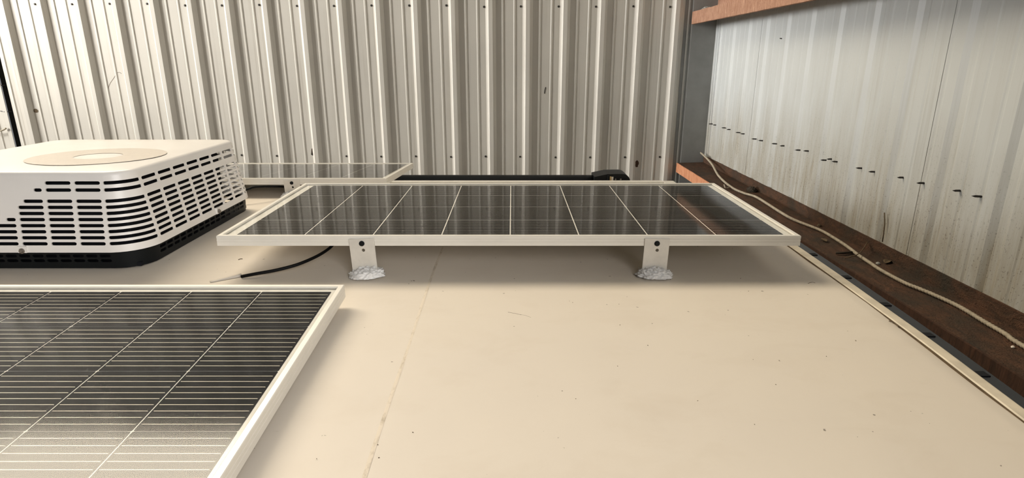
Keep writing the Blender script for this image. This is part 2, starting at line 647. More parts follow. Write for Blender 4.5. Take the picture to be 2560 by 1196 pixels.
# ---- rusty girts
def girt(name, prof_pts, y0, y1, label, matface, matlip, lip_pts):
    g = empty(name, (WX, (y0 + y1) / 2, CZ + prof_pts[0][1]))
    for nm, pp, mt in (('channel', prof_pts, matface), ('lip', lip_pts, matlip)):
        # subdivided along its length so the edges can be worn unevenly
        n = 90
        bm = bmesh.new()
        rings = []
        for i in range(n + 1):
            y = y0 + (y1 - y0) * i / n
            ring = []
            for j, (x, z) in enumerate(pp):
                w = 0.0022 if nm == 'lip' else 0.0012
                dx = noise.noise(Vector((y * 9, j * 3.1, 1.7))) * w
                dz = noise.noise(Vector((y * 11, j * 2.3, 8.2))) * w
                ring.append(bm.verts.new((x - WX + dx, y - (y0 + y1) / 2, z - prof_pts[0][1] + dz)))
            rings.append(ring)
        m = len(pp)
        for i in range(n):
            for j in range(m):
                jj = (j + 1) % m
                bm.faces.new((rings[i][j], rings[i][jj], rings[i + 1][jj], rings[i + 1][j]))
        bm.faces.new(rings[0][::-1])
        bm.faces.new(rings[-1])
        bmesh.ops.recalc_face_normals(bm, faces=bm.faces[:])
        mesh_obj(nm, None, None, mt, g, bm=bm)
    tag(g, label, 'steel beam', 'rusty wall girts')
    return g


GZ = -0.855
kk = NT('rust_lip_shaded_near')
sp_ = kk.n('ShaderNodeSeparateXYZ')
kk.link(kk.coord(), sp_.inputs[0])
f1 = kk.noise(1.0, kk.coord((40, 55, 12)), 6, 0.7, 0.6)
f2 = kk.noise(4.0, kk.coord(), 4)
lit_far = kk.ramp(kk.math('ADD', sp_.outputs[1], kk.ramp(f2, 0.3, 0.7, -0.5, 0.5)), 3.4, 4.4)  # lip colour carries the light: orange lit far end, dark shaded near part
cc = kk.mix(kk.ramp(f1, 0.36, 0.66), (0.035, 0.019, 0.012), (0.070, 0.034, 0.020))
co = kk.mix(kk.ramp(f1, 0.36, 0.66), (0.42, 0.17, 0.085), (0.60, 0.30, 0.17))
kk.color(kk.mix(lit_far, cc, co)).set(0.85, 0, 0.2)
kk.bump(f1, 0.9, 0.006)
M_RUST_LIP_SHADED = kk.m
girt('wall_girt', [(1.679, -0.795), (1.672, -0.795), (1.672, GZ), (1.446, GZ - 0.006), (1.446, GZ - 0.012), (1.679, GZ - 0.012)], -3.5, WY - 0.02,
     'dark rusty steel channel forming a ledge along the foot of the right wall', M_RUST_L, M_RUST_LIP_SHADED,
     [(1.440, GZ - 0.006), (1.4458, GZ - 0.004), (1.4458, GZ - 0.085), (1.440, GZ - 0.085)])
girt('wall_girt', [(1.679, 0.56), (1.672, 0.56), (1.672, 0.385), (1.478, 0.375), (1.478, 0.368), (1.679, 0.377)], -3.5, WY - 0.02,
     'orange rusty steel channel high on the right wall, above the pale sheets', M_RUST_O, M_RUST_O,
     [(1.470, 0.378), (1.4775, 0.378), (1.4775, 0.288), (1.484, 0.286), (1.484, 0.280), (1.470, 0.282)])

# ================================================================== THE CAMPER
CR0, CRC, CRK = -0.531, 1.78, 0.030


def roof_z(y):
    return CR0 - CRK * (y - CRC) ** 2 - 0.15 * max(0.0, y - 2.5) ** 2


RX0, RX1 = -5.6, 0.828
RY0, RY1 = 0.36, 3.14
camper = empty('camper', (-2.4, 1.75, 0))
tag(camper, 'beige camper roof with a cream trimmed edge, carrying the solar panels', 'camper')
cinv = Matrix.Translation((2.4, -1.75, 0))


def under(o, parent=camper):
    o.parent = parent
    o.matrix_parent_inverse = Matrix.Translation(-parent.location)
    return o


bm = bmesh.new()
NXR, NYR = 150, 70
g = []
for i in range(NXR + 1):
    t = i / NXR
    x = RX1 - (RX1 - RX0) * (t ** 1.7)
    row = []
    for j in range(NYR + 1):
        y = RY0 + (RY1 - RY0) * j / NYR
        z = roof_z(y)
        # slack wrinkles near the right edge
        e = max(0.0, 1 - (RX1 - x) / 0.55)
        z += e * 0.0035 * noise.noise(Vector((x * 2.2, y * 6.5, 0.3)))
        z += 0.0008 * noise.noise(Vector((x * 5, y * 5, 3)))
        # lapped seam
        if x > -0.207:
            z += 0.0010
        e2 = max(0.0, 1 - (RX1 - x) / 0.03)
        z -= 0.004 * e2
        row.append(bm.verts.new((x, y, CZ + z)))
    g.append(row)
for i in range(NXR):
    for j in range(NYR):
        bm.faces.new((g[i][j], g[i][j + 1], g[i + 1][j + 1], g[i + 1][j]))
bmesh.ops.recalc_face_normals(bm, faces=bm.faces[:])
if bm.faces[0].normal.z < 0:
    bmesh.ops.reverse_faces(bm, faces=bm.faces[:])
ro = under(mesh_obj('roof_membrane', None, None, M_MEMB, smooth=True, bm=bm))
solidify(ro, 0.02, -1)


def strip_along_y(name, xs_zs, mat, wob=0.0, n=80, y0=RY0, y1=RY1, seed=0.0):
    bm = bmesh.new()
    rings = []
    for i in range(n + 1):
        y = y0 + (y1 - y0) * i / n
        w = wob * noise.noise(Vector((y * 3.0, seed, 0.5)))
        rings.append([bm.verts.new((x + w, y, CZ + roof_z(y) + z)) for x, z in xs_zs])
    m = len(xs_zs)
    for i in range(n):
        for j in range(m):
            jj = (j + 1) % m
            bm.faces.new((rings[i][j], rings[i][jj], rings[i + 1][jj], rings[i + 1][j]))
    bm.faces.new(rings[0][::-1])
    bm.faces.new(rings[-1])
    bmesh.ops.recalc_face_normals(bm, faces=bm.faces[:])
    return under(mesh_obj(name, None, None, mat, bm=bm))


strip_along_y('edge_trim', [(0.826, -0.012), (0.826, -0.001), (0.829, 0.0015), (0.850, 0.001), (0.857, -0.003), (0.857, -0.018)], M_TRIMC, 0.0035)
strip_along_y('edge_insert', [(0.855, -0.03), (0.855, -0.007), (0.889, -0.0075), (0.898, -0.015), (0.900, -0.03)], M_STRIP, 0.0025)
strip_along_y('edge_trim_line', [(0.8235, -0.010), (0.8235, -0.0002), (0.8262, -0.0002), (0.8262, -0.010)], M_TWIG, 0.0035)
for yy in (0.97, 1.12, 1.27, 1.44, 1.62):
    zb = CZ + roof_z(yy)
    under(box('insert_clip', 0.858, 0.880, yy, yy + 0.018, zb - 0.02, zb - 0.0052, M_CORE))
under(box('end_wall', 0.80, 0.858, RY0 + 0.03, RY1 - 0.03, 0.0, CZ - 0.615, M_BODY))
under(box('side_wall', RX0, 0.80, RY0 + 0.02, RY0 + 0.07, 0.0, CZ - 0.615, M_BODY))
under(box('side_wall', RX0, 0.80, RY1 - 0.07, RY1 - 0.02, 0.0, CZ - 0.615, M_BODY))
bmx = bmesh.new()
bm_box(bmx, RX0, 0.80, RY0 + 0.07, RY1 - 0.07, CZ - 0.66, CZ - 0.62)
under(mesh_obj('roof_deck', None, None, M_BODY, bm=bmx))
# dirty seam ridge across the roof
bm = bmesh.new()
prev = None
for i in range(61):
    y = 0.40 + 2.0 * i / 60
    xx = -0.207 + 0.004 * noise.noise(Vector((y * 2, 0, 0)))
    z = CZ + roof_z(y)
    vs = [bm.verts.new((xx - 0.0035, y, z + 0.0004)), bm.verts.new((xx - 0.001, y, z + 0.0012)), bm.verts.new((xx + 0.004, y, z + 0.0011))]
    if prev:
        for a in range(2):
            bm.faces.new((prev[a], prev[a + 1], vs[a + 1], vs[a]))
    prev = vs
sm = NT('seam_dirt')
f = sm.noise(1.0, sm.coord((60, 22, 1)), 6, 0.75)
sm.color(sm.mix(sm.ramp(f, 0.48, 0.72), (0.70, 0.62, 0.51), (0.36, 0.30, 0.22))).set(0.6, 0, 0.3)
under(mesh_obj('roof_seam', None, None, sm.m, smooth=True, bm=bm))


M_SCUFF = plain('dark_scuff', (0.16, 0.12, 0.08), 0.8, 0, 0.2, 0.4)
for pl_, rr in (([(1270, 782), (1280, 784), (1291, 786), (1303, 789)], .0011), ([(1303, 780), (1312, 777)], .0007), ([(1300, 788), (1312, 790), (1327, 795)], .0010),
                ([(1272, 800), (1280, 812), (1290, 826)], .0006), ([(1641, 868), (1647, 859), (1660, 853), (1672, 856)], .0008),
                ([(1668, 874), (1673, 866)], .0009), ([(1131, 911), (1139, 912), (1146, 908)], .0007), ([(1187, 1132), (1192, 1138)], .0010),
                ([(2030, 771), (2045, 776), (2058, 782), (2076, 795)], .0009), ([(2055, 790), (2044, 800), (2041, 810)], .0008), ([(2222, 803), (2236, 808), (2246, 818)], .0010),
                ([(1490, 752), (1500, 749), (1508, 756), (1504, 766), (1494, 771)], .0005), ([(2020, 710), (2030, 707), (2038, 709)], .0012), ([(2344, 1088), (2358, 1092)], .0013),
                ([(596, 650), (601, 648), (606, 648)], .0012)):
    q = []
    for x, y in pl_:
        w_ = at_z(x, y, roof_z(1.2))
        w_ = at_z(x, y, roof_z(w_.y))
        q.append(w_ + Vector((0, 0, 0.0003)))
    under(tube('scuff', catmull(q, 4) if len(q) > 2 else q, rr, M_SCUFF, None, 5))
rs = random.Random(11)
speck_me = lathe_mesh('grit_speck', [(0.0013, 0), (0.0011, 0.0007), (0, 0.0010)], M_SCUFF, 6)
for i in range(46):
    x_, y_ = rs.uniform(-0.3, 0.8), rs.uniform(0.45, 1.42)
    o = inst('grit_speck', speck_me, None, (x_, y_, CZ + roof_z(y_) + 0.0008), (0, 0, rs.uniform(0, 3)), (rs.uniform(.4, 1.2), rs.uniform(.4, .9), 1))
    under(o)


# ================================================================== SOLAR PANELS
def rail_mesh(name, length_axis, L, W, T, side):
    """one mitred rail of a panel frame; side in near/far/left/right"""
    pf = [(0, -T), (0, -.64 * T), (.0009, -.62 * T), (.0009, -.60 * T), (0, -.58 * T), (0, -.36 * T), (.0009, -.34 * T), (.0009, -.32 * T), (0, -.30 * T),
          (0, -.0012), (.0012, 0), (.0108, 0), (.012, -.0012), (.012, -.0045), (.003, -.0045), (.003, -T + .002), (.022, -T + .002), (.022, -T)]
    bm = bmesh.new()
    A, B = [], []
    for i, z in pf:
        if side == 'near':
            a, b = (-L / 2 + i, -W / 2 + i, z), (L / 2 - i, -W / 2 + i, z)
        elif side == 'far':
            a, b = (-L / 2 + i, W / 2 - i, z), (L / 2 - i, W / 2 - i, z)
        elif side == 'left':
            a, b = (-L / 2 + i, -W / 2 + i, z), (-L / 2 + i, W / 2 - i, z)
        else:
            a, b = (L / 2 - i, -W / 2 + i, z), (L / 2 - i, W / 2 - i, z)
        A.append(bm.verts.new(a))
        B.append(bm.verts.new(b))
    n = len(pf)
    for i in range(n):
        j = (i + 1) % n
        bm.faces.new((A[i], A[j], B[j], B[i]))
    bm.faces.new(A)
    bm.faces.new(B[::-1])
    bmesh.ops.recalc_face_normals(bm, faces=bm.faces[:])
    return bm


def solar_panel(label, near_right, tilt, L, W, T, cols, rows, px, py, right_margin, far_margin, gapx, gapy, wires=9, wire_w=0.0011, glass=None):
    """near_right = world position of the top of the near right corner"""
    rx = R(tilt)
    c = Vector((-L / 2, W / 2, 0))
    root = empty('solar_panel', (0, 0, 0), (rx, 0, 0))
    root.location = Vector(near_right) + Matrix.Rotation(rx, 3, 'X') @ c
    for side in ('near', 'far', 'left', 'right'):
        mesh_obj('frame_rail', None, None, M_ALU, root, bm=rail_mesh('frame_rail', '', L, W, T, side))
    box('backsheet', -L / 2 + .005, L / 2 - .005, -W / 2 + .005, W / 2 - .005, -.0068, -.0062, M_BACKS, root)
    cb = bmesh.new()
    hx, hy = (px - gapx) / 2, (py - gapy) / 2
    ch = 0.0015
    pts = [(-hx + ch, -hy), (hx - ch, -hy), (hx, -hy + ch), (hx, hy - ch), (hx - ch, hy), (-hx + ch, hy), (-hx, hy - ch), (-hx, -hy + ch)]
    top = [cb.verts.new((a, b, 0.0004)) for a, b in pts]
    bot = [cb.verts.new((a, b, 0.0)) for a, b in pts]
    cb.faces.new(top)
    for i in range(8):
        j = (i + 1) % 8
        cb.faces.new((bot[i], bot[j], top[j], top[i]))
    cme = bpy.data.meshes.new('solar_cell')
    cb.normal_update()
    cb.to_mesh(cme)
    cb.free()
    cme.materials.append(M_CELL)
    wv, wf = [], []
    x1 = L / 2 - right_margin
    y1 = W / 2 - far_margin
    for i in range(cols):
        for j in range(rows):
            cx, cy = x1 - px * (i + .5), y1 - py * (j + .5)
            inst('solar_cell', cme, root, (cx, cy, -0.0061))
            for w in range(wires):
                yy = cy - py / 2 + py * (w + 1) / (wires + 1)
                n = len(wv)
                ax, bx = cx - px / 2 + 0.0045, cx + px / 2 - 0.0045
                for (a, b) in ((ax, yy - wire_w / 2), (bx, yy - wire_w / 2), (bx, yy + wire_w / 2), (ax, yy + wire_w / 2)):
                    wv.append((a, b, -0.0053))
                wf.append((n, n + 1, n + 2, n + 3))
    o = mesh_obj('busbar_wires', wv, wf, M_WIRE, root)
    o['kind'] = 'stuff'
    mesh_obj('glass_pane', [(-L / 2 + .011, -W / 2 + .011, -.0022), (L / 2 - .011, -W / 2 + .011, -.0022), (L / 2 - .011, W / 2 - .011, -.0022), (-L / 2 + .011, W / 2 - .011, -.0022)],
             [(0, 1, 2, 3)], glass or M_GLASS, root)
    tag(root, label, 'solar panel', 'solar panels on the camper roof')
    return root


def ring_plate(name, w, h, t, holes, mat, parent):
    """plate in local XZ with real holes (cx, cz, r), thickness t in -Y; (0,0) is bottom centre"""
    # split in horizontal bands, one hole per band
    bands = []
    hs = sorted(holes, key=lambda q: q[1])
    zs = [0.0022]
    for a, b in zip(hs[:-1], hs[1:]):
        zs.append((a[1] + a[2] + b[1] - b[2]) / 2)
    if hs:
        zs.insert(1, hs[0][1] - hs[0][2] - 0.003)
    zs.append(h)
    bm = bmesh.new()

    def quad(pts):
        bm.faces.new([bm.verts.new((x, 0, z)) for x, z in pts])
    for bi, (za, zb) in enumerate(zip(zs[:-1], zs[1:])):
        hole = [q for q in hs if za < q[1] < zb]
        if not hole:
            quad([(-w / 2, za), (w / 2, za), (w / 2, zb), (-w / 2, zb)])
            continue
        cx, cz, r = hole[0]
        n = 24
        inner, outer = [], []
        for i in range(n):
            a = 2 * math.pi * i / n
            dx, dz = math.cos(a), math.sin(a)
            inner.append((cx + r * dx, cz + r * dz))
            tx = ((w / 2 - cx) / dx) if dx > 1e-9 else (((-w / 2 - cx) / dx) if dx < -1e-9 else 1e9)
            tz = ((zb - cz) / dz) if dz > 1e-9 else (((za - cz) / dz) if dz < -1e-9 else 1e9)
            tt = min(tx, tz)
            outer.append((cx + tt * dx, cz + tt * dz))
        for i in range(n):
            j = (i + 1) % n
            pts = [inner[i], outer[i]]
            # add the rectangle's corner when the outline turns between the two rays
            o1, o2 = outer[i], outer[j]
            if abs(o1[0] - o2[0]) > 1e-6 and abs(o1[1] - o2[1]) > 1e-6:
                kx = w / 2 if max(o1[0], o2[0]) > w / 2 - 1e-6 else -w / 2
                kz = zb if max(o1[1], o2[1]) > zb - 1e-6 else za
                pts.append((kx, kz))
            pts += [outer[j], inner[j]]
            quad(pts)
    bmesh.ops.remove_doubles(bm, verts=bm.verts[:], dist=1e-5)
    bmesh.ops.recalc_face_normals(bm, faces=bm.faces[:])
    o = mesh_obj(name, None, None, mat, parent, bm=bm)
    md = o.modifiers.new('thickness', 'SOLIDIFY')
    md.thickness = t
    md.offset = 0
    return o


def blob(name, sx, sy, sz, seed, mat, parent, loc):
    bm = bmesh.new()
    bmesh.ops.create_icosphere(bm, subdivisions=5, radius=1.0)
    for v in bm.verts:
        d = v.co.copy()
        n1 = noise.noise(d * 2.2 + Vector((seed, 0, 0)))
        n2 = noise.noise(d * 6.0 + Vector((0, seed, 0)))
        n3 = noise.noise(d * 11.0 + Vector((0, 0, seed)))
        r = 1 + 0.16 * n1 + 0.13 * n2 + 0.08 * n3
        z = max(d.z, -0.12)
        z = (z if z > 0 else z) * (1 + 0.35 * n2 + 0.25 * n3)
        v.co = Vector((d.x * r * sx, d.y * r * sy, max(z * sz, -0.0012)))
    o = mesh_obj(name, None, None, mat, parent, smooth=True, bm=bm)
    o.location = loc
    return o


bolt_me = lathe_mesh('bolt', [(0.0068, 0), (0.0068, 0.0035), (0.005, 0.0055), (0.0, 0.006)], M_BLACK, 16)


def bracket(root, world_x, y_near, z_top, z_roof, width, lean, seed, seal_dx=0.0, bent=False):
    """upright plate screwed to the near rail of a panel, its foot bedded in sealant"""
    b = empty('mounting_bracket')
    b.parent = root
    W = root.matrix_world.copy() if False else None
    inv = Matrix.LocRotScale(root.location, root.rotation_euler, None).inverted()
    h = z_top - z_roof
    T = Matrix.Translation((world_x, y_near - 0.0022, CZ + z_roof + 0.0012)) @ Matrix.Rotation(R(lean), 4, 'Y')
    b.matrix_local = inv @ T
    ring_plate('upright', width, h, 0.004, [(0.002, h - 0.030, 0.0042), (0.0, h - 0.012, 0.0070)], M_BRK, b)
    # foot turned under the panel
    box('foot', -width / 2, width / 2, 0.001, 0.045, 0.0030, 0.0066, M_BRK, b)
    inst('bolt', bolt_me, b, (0.0, -0.001, h - 0.012), (R(90), 0, 0))
    blob('sealant', width * 0.72, 0.032, 0.020, seed, M_SEAL, b, (seal_dx, -0.006, 0.0036))
    return b


# middle panel
MZ, MY, ML, MW, MT = -0.427, 1.442, 1.485, 0.676, 0.0265
mid = solar_panel('dark solar panel raised on two brackets in the middle of the roof', (0.734, MY, CZ + MZ), 0.0, ML, MW, MT, 8, 4,
                  0.1774, 0.159, 0.0290, 0.020, 0.0036, 0.0042, 9, 0.0009)
bracket(mid, -0.3775, MY, -0.4352, roof_z(MY), 0.064, -2.6, 2.0, 0.004)
bracket(mid, 0.3660, MY, -0.4352, roof_z(MY), 0.063, 1.6, 9.0, 0.0)
# a second pair hidden behind, under the far rail
for bx_ in (-0.3775, 0.366):
    b = empty('mounting_bracket')
    b.parent = mid
    b.matrix_local = Matrix.LocRotScale(mid.location, mid.rotation_euler, None).inverted() @ Matrix.Translation((bx_, MY + MW + 0.0022, CZ + roof_z(MY + MW)))
    h = -0.4352 - roof_z(MY + MW)
    ring_plate('upright', 0.063, h, 0.004, [(0.0, h - 0.030, 0.0042), (0.0, h - 0.012, 0.0070)], M_BRK, b)
    box('foot', -0.0315, 0.0315, -0.045, -0.001, 0.0030, 0.0065, M_BRK, b)

# near panel, lying low on the roof
NZ, NYF, NT_ = -0.487, 1.256, 0.031
NL, NW, NTILT = 1.30, 0.69, 3.3
nn = Vector((-0.380, NYF, CZ + NZ)) - Matrix.Rotation(R(NTILT), 3, 'X') @ Vector((0, NW, 0))
near = solar_panel('large solar panel in the left foreground with pale busbar lines', nn, NTILT, NL, NW, NT_, 8, 4,
                   0.1565, 0.160, 0.021, 0.026, 0.0022, 0.0013, 9, 0.0011, M_GLASS_DUSTY)
# low feet under the near panel
for fx in (-0.55, -0.15, 0.25, 0.55):
    for fy in (-NW / 2 + 0.012, NW / 2 - 0.012):
        wp = near.location + Matrix.Rotation(R(NTILT), 3, 'X') @ Vector((fx, fy, -NT_))
        gap = wp.z - (CZ + roof_z(wp.y))
        box('foot', fx - .025, fx + .025, fy - .008, fy + .008, -NT_ - gap + 0.0018, -NT_ + .001, M_BRK, near)

# far panel behind the air conditioner
FY, FZ, FT = 2.40, -0.464, 4.2
far = solar_panel('distant solar panel behind the air conditioner, reflecting the ribbed wall', (-0.515, FY, CZ + FZ), -FT, ML, MW, MT, 8, 4,
                  0.1774, 0.159, 0.0290, 0.020, 0.0036, 0.0042, 9, 0.0009)
bracket(far, -0.9025, FY, -0.472, roof_z(FY), 0.066, -2.0, 5.0)
b = bracket(far, -1.70, FY, -0.472, roof_z(FY), 0.066, 0, 6.0)

# ================================================================== AIR CONDITIONER
AX0, AX1, AY0, AY1, AR = -1.675, -0.965, 1.473, 2.19, 0.09
ACZ0 = -0.482          # bottom of the white shroud
ACZ1 = -0.2745         # top
ACX, ACY = (AX0 + AX1) / 2, (AY0 + AY1) / 2
FLX = AX1 - AX0 - 2 * AR
FLY = AY1 - AY0 - 2 * AR
ARC = AR * math.pi / 2
SEGS = [('f', FLX), ('c1', ARC), ('r', FLY), ('c2', ARC), ('b', FLX), ('c3', ARC), ('l', FLY), ('c4', ARC)]
PER = sum(s[1] for s in SEGS)
ac = empty('air_conditioner', (ACX, ACY, CZ + roof_z(ACY)))
tag(ac, 'white louvred rooftop air conditioner on a black base', 'air conditioner')


def outline(s):
    s = s % PER
    for nm, l in SEGS:
        if s <= l + 1e-9:
            break
        s -= l
    t = s / l
    if nm == 'f':
        return Vector((AX0 + AR + s, AY0)), Vector((0, -1))
    if nm == 'r':
        return Vector((AX1, AY0 + AR + s)), Vector((1, 0))
    if nm == 'b':
        return Vector((AX1 - AR - s, AY1)), Vector((0, 1))
    if nm == 'l':
        return Vector((AX0, AY1 - AR - s)), Vector((-1, 0))
    a0 = {'c1': -90, 'c2': 0, 'c3': 90, 'c4': 180}[nm]
    c = {'c1': (AX1 - AR, AY0 + AR), 'c2': (AX1 - AR, AY1 - AR), 'c3': (AX0 + AR, AY1 - AR), 'c4': (AX0 + AR, AY0 + AR)}[nm]
    a = R(a0 + 90 * t)
    n = Vector((math.cos(a), math.sin(a)))
    return Vector(c) + n * AR, n


def shell_inset(z):
    t = (z - ACZ0) / (ACZ1 - ACZ0)
    return 0.030 * t + 0.002 * t * t


def P3(s, z, extra=0.0, inset=shell_inset):
    p, n = outline(s)
    q = p - n * (inset(z) + extra)
    return (q.x - ACX, q.y - ACY, z - roof_z(ACY))


def shell_bands(name, rows, zlo, zhi, columns, slot_h, cut, mat, inset, parent, thick=0.0035, hpad=0.0045, maxd=0.018):
    """wall of the outline between zlo and zhi with real through-slots.
    rows: slot centre heights; columns: list of (s0, s1) cells round the outline"""
    bm = bmesh.new()
    rows = sorted(rows)
    bounds = [zlo]
    for a, b in zip(rows[:-1], rows[1:]):
        if b - a > slot_h * 3.2:
            bounds += [a + slot_h, b - slot_h]
        else:
            bounds.append((a + b) / 2)
    bounds.append(zhi)

    def V(s, z):
        return bm.verts.new(P3(s, z, 0, inset))

    def samples(a, b):
        n = max(1, int(math.ceil((b - a) / maxd)))
        return [a + (b - a) * i / n for i in range(n + 1)]
    for z0, z1 in zip(bounds[:-1], bounds[1:]):
        rr = [r for r in rows if z0 < r < z1]
        for (s0, s1) in columns:
            slots = []
            if rr:
                slots = cut(s0 + hpad, s1 - hpad, rr[0])
            if not slots:
                ss = samples(s0, s1)
                for a, b in zip(ss[:-1], ss[1:]):
                    bm.faces.new((V(a, z0), V(b, z0), V(b, z1), V(a, z1)))
                continue
            zc = rr[0]
            cur = s0
            for (a, b) in slots:
                ss = samples(cur, a)
                for u, w in zip(ss[:-1], ss[1:]):
                    bm.faces.new((V(u, z0), V(w, z0), V(w, z1), V(u, z1)))
                r = min(slot_h / 2, (b - a) / 2)
                st = [a, a + .08 * r, a + .3 * r, a + r] + samples(a + r, b - r)[1:-1] + [b - r, b - .3 * r, b - .08 * r, b]

                def hh(s):
                    e = min(s - a, b - s)
                    return slot_h / 2 * (1.0 if e >= r - 1e-9 else math.sqrt(max(0, 1 - ((r - e) / r) ** 2)))
                for u, w in zip(st[:-1], st[1:]):
                    hu, hw = hh(u), hh(w)
                    bm.faces.new((V(u, z0), V(w, z0), V(w, zc - hw), V(u, zc - hu)))
                    bm.faces.new((V(u, zc + hu), V(w, zc + hw), V(w, z1), V(u, z1)))
                cur = b
            ss = samples(cur, s1)
            for u, w in zip(ss[:-1], ss[1:]):
                bm.faces.new((V(u, z0), V(w, z0), V(w, z1), V(u, z1)))
    bmesh.ops.remove_doubles(bm, verts=bm.verts[:], dist=1e-6)
    o = mesh_obj(name, None, None, mat, parent, bm=bm)
    for p in o.data.polygons:
        p.use_smooth = True
    md = o.modifiers.new('thickness', 'SOLIDIFY')
    md.thickness = thick
    md.offset = -1
    md.use_even_offset = False
    em = o.modifiers.new('split', 'EDGE_SPLIT')
    em.split_angle = R(35)
    return o


def cols_for(nf, nr, corner=1):
    out = []
    s = 0.0
    for nm, l in SEGS:
        n = {'f': nf, 'b': nf, 'r': nr, 'l': nr}.get(nm, corner)
        for i in range(n):
            out.append((s + l * i / n, s + l * (i + 1) / n))
        s += l
    return out


LROWS = [-0.3490 - 0.0157 * i for i in range(8)]
UROWS = [-0.3026, -0.3205]
V0 = -1.322


def cut_shroud(a, b, z):
    p, n = outline((a + b) / 2)
    if n.y < -0.99:      # front: a plain V-shaped panel in the middle
        half = max(0.0, (z + 0.402) * 1.05 + 0.004)
        if half <= 0.006:
            return [(a, b)]
        s_l, s_r = (V0 - half) - (AX0 + AR), (V0 + half) - (AX0 + AR)
        out = []
        if a < s_l:
            e = min(b, s_l)
            if e - a > 0.010:
                out.append((a, e))
        if b > s_r:
            e = max(a, s_r)
            if b - e > 0.010:
                out.append((e, b))
        return out
    return [(a, b)]


shell_bands('shroud', LROWS + UROWS, ACZ0 + 0.0, ACZ1 - 0.012, cols_for(7, 7), 0.0087, cut_shroud, M_SHROUD, shell_inset, ac)
# lower flange line of the shroud
# crowned top with a rolled edge
bm = bmesh.new()
NS = 120
ringspec = [(0.0, -0.012), (0.0012, -0.006), (0.005, -0.0018), (0.011, 0.0), (0.10, 0.0012), (0.20, 0.0018)]
base_in = shell_inset(ACZ1 - 0.012)
rings = []
svals = []
acc = 0.0
for nm, l in SEGS:
    n = 12
    for i in range(n):
        svals.append(acc + l * i / n)
    acc += l
for ex, dz in ringspec:
    rr = []
    for s in svals:
        p, n = outline(s)
        if ex < 0.05:
            q = p - n * (base_in + ex)
        else:
            q0 = p - n * (base_in + 0.011)
            f_ = 1 - ex / 0.36
            q = Vector((ACX, ACY)) + (q0 - Vector((ACX, ACY))) * f_
        rr.append(bm.verts.new((q.x - ACX, q.y - ACY, ACZ1 + dz - roof_z(ACY))))
    rings.append(rr)
for a, b in zip(rings[:-1], rings[1:]):
    for i in range(len(a)):
        j = (i + 1) % len(a)
        bm.faces.new((a[i], a[j], b[j], b[i]))
c = bm.verts.new((0, 0, ACZ1 + 0.002 - roof_z(ACY)))
for i in range(len(rings[-1])):
    bm.faces.new((rings[-1][i], rings[-1][(i + 1) % len(rings[-1])], c))
bmesh.ops.recalc_face_normals(bm, faces=bm.faces[:])
mesh_obj('shroud_top', None, None, M_SHROUD, ac, smooth=True, bm=bm)
# round printed badge, a ring and its pale centre
bm = bmesh.new()
bcx, bcy = -1.225 - ACX, 1.752 - ACY
n = 64
zt = ACZ1 - roof_z(ACY)


def top_z(x, y):
    d = max(abs(x) / 0.33, abs(y) / 0.33)
    return zt + 0.0015


ra = [[bm.verts.new((bcx + r_ * math.cos(2 * math.pi * i / n), bcy + r_ * 0.88 * math.sin(2 * math.pi * i / n),
                     top_z(bcx + r_ * math.cos(2 * math.pi * i / n), bcy + r_ * 0.88 * math.sin(2 * math.pi * i / n)) + 0.0012)) for i in range(n)]
      for r_ in (0.183, 0.15, 0.12, 0.09, 0.064)]
for a, b in zip(ra[:-1], ra[1:]):
    for i in range(n):
        j = (i + 1) % n
        bm.faces.new((a[i], a[j], b[j], b[i]))
bmesh.ops.recalc_face_normals(bm, faces=bm.faces[:])
if bm.faces[0].normal.z < 0:
    bmesh.ops.reverse_faces(bm, faces=bm.faces[:])
mesh_obj('top_badge', None, None, M_BADGE, ac, smooth=True, bm=bm)


# black base pan with two rows of small vents
def base_inset(z):
    return 0.010 + (0.0 if z > -0.50 else (-0.50 - z) * 0.10)


def cut_base(a, b, z):
    p, n = outline((a + b) / 2)
    if max(abs(n.x), abs(n.y)) < 0.99:
        return []
    return [(a, b)]


zb = roof_z(ACY) + 0.0015
shell_bands('base_pan', [-0.4945, -0.508], zb, ACZ0 + 0.002, cols_for(15, 15, 2), 0.0085, cut_base, M_BLACK, base_inset, ac, 0.003, 0.003)
# inner unit seen as darkness behind the slots
box('inner_unit', AX0 + .055 - ACX, AX1 - .055 - ACX, AY0 + .055 - ACY, AY1 - .13 - ACY, 0.003, ACZ1 - 0.03 - roof_z(ACY), M_CORE, ac, 0.01)
box('base_plate', AX0 + .03 - ACX, AX1 - .03 - ACX, AY0 + .03 - ACY, AY1 - .03 - ACY, 0.0016, 0.012, M_CORE, ac)
sc_me = lathe_mesh('shroud_screw', [(0.0072, 0), (0.0072, 0.002), (0.0048, 0.0022), (0.0042, 0.0062), (0, 0.0068)], M_STEEL, 12)
for (pxx, pyy, side) in ((57, 627, 'f'), (545, 528, 'r')):
    if side == 'f':
        q = at_y(pxx, pyy, AY0 - 0.0005)
        tab = box('screw_tab', q.x - .011 - ACX, q.x + .011 - ACX, AY0 - 0.003 - ACY, AY0 + .004 - ACY, ACZ0 - roof_z(ACY), q.z - CZ + .012 - roof_z(ACY), M_SHROUD, ac)
        inst('shroud_screw', sc_me, ac, (q.x - ACX, AY0 - 0.003 - ACY, q.z - CZ - roof_z(ACY)), (R(90), 0, 0))
    else:
        q = at_x(pxx, pyy, AX1 + 0.0005)
        tab = box('screw_tab', AX1 - .004 - ACX, AX1 + .003 - ACX, q.y - .011 - ACY, q.y + .011 - ACY, ACZ0 - roof_z(ACY), q.z - CZ + .012 - roof_z(ACY), M_SHROUD, ac)
        inst('shroud_screw', sc_me, ac, (AX1 + 0.003 - ACX, q.y - ACY, q.z - CZ - roof_z(ACY)), (0, R(90), 0))

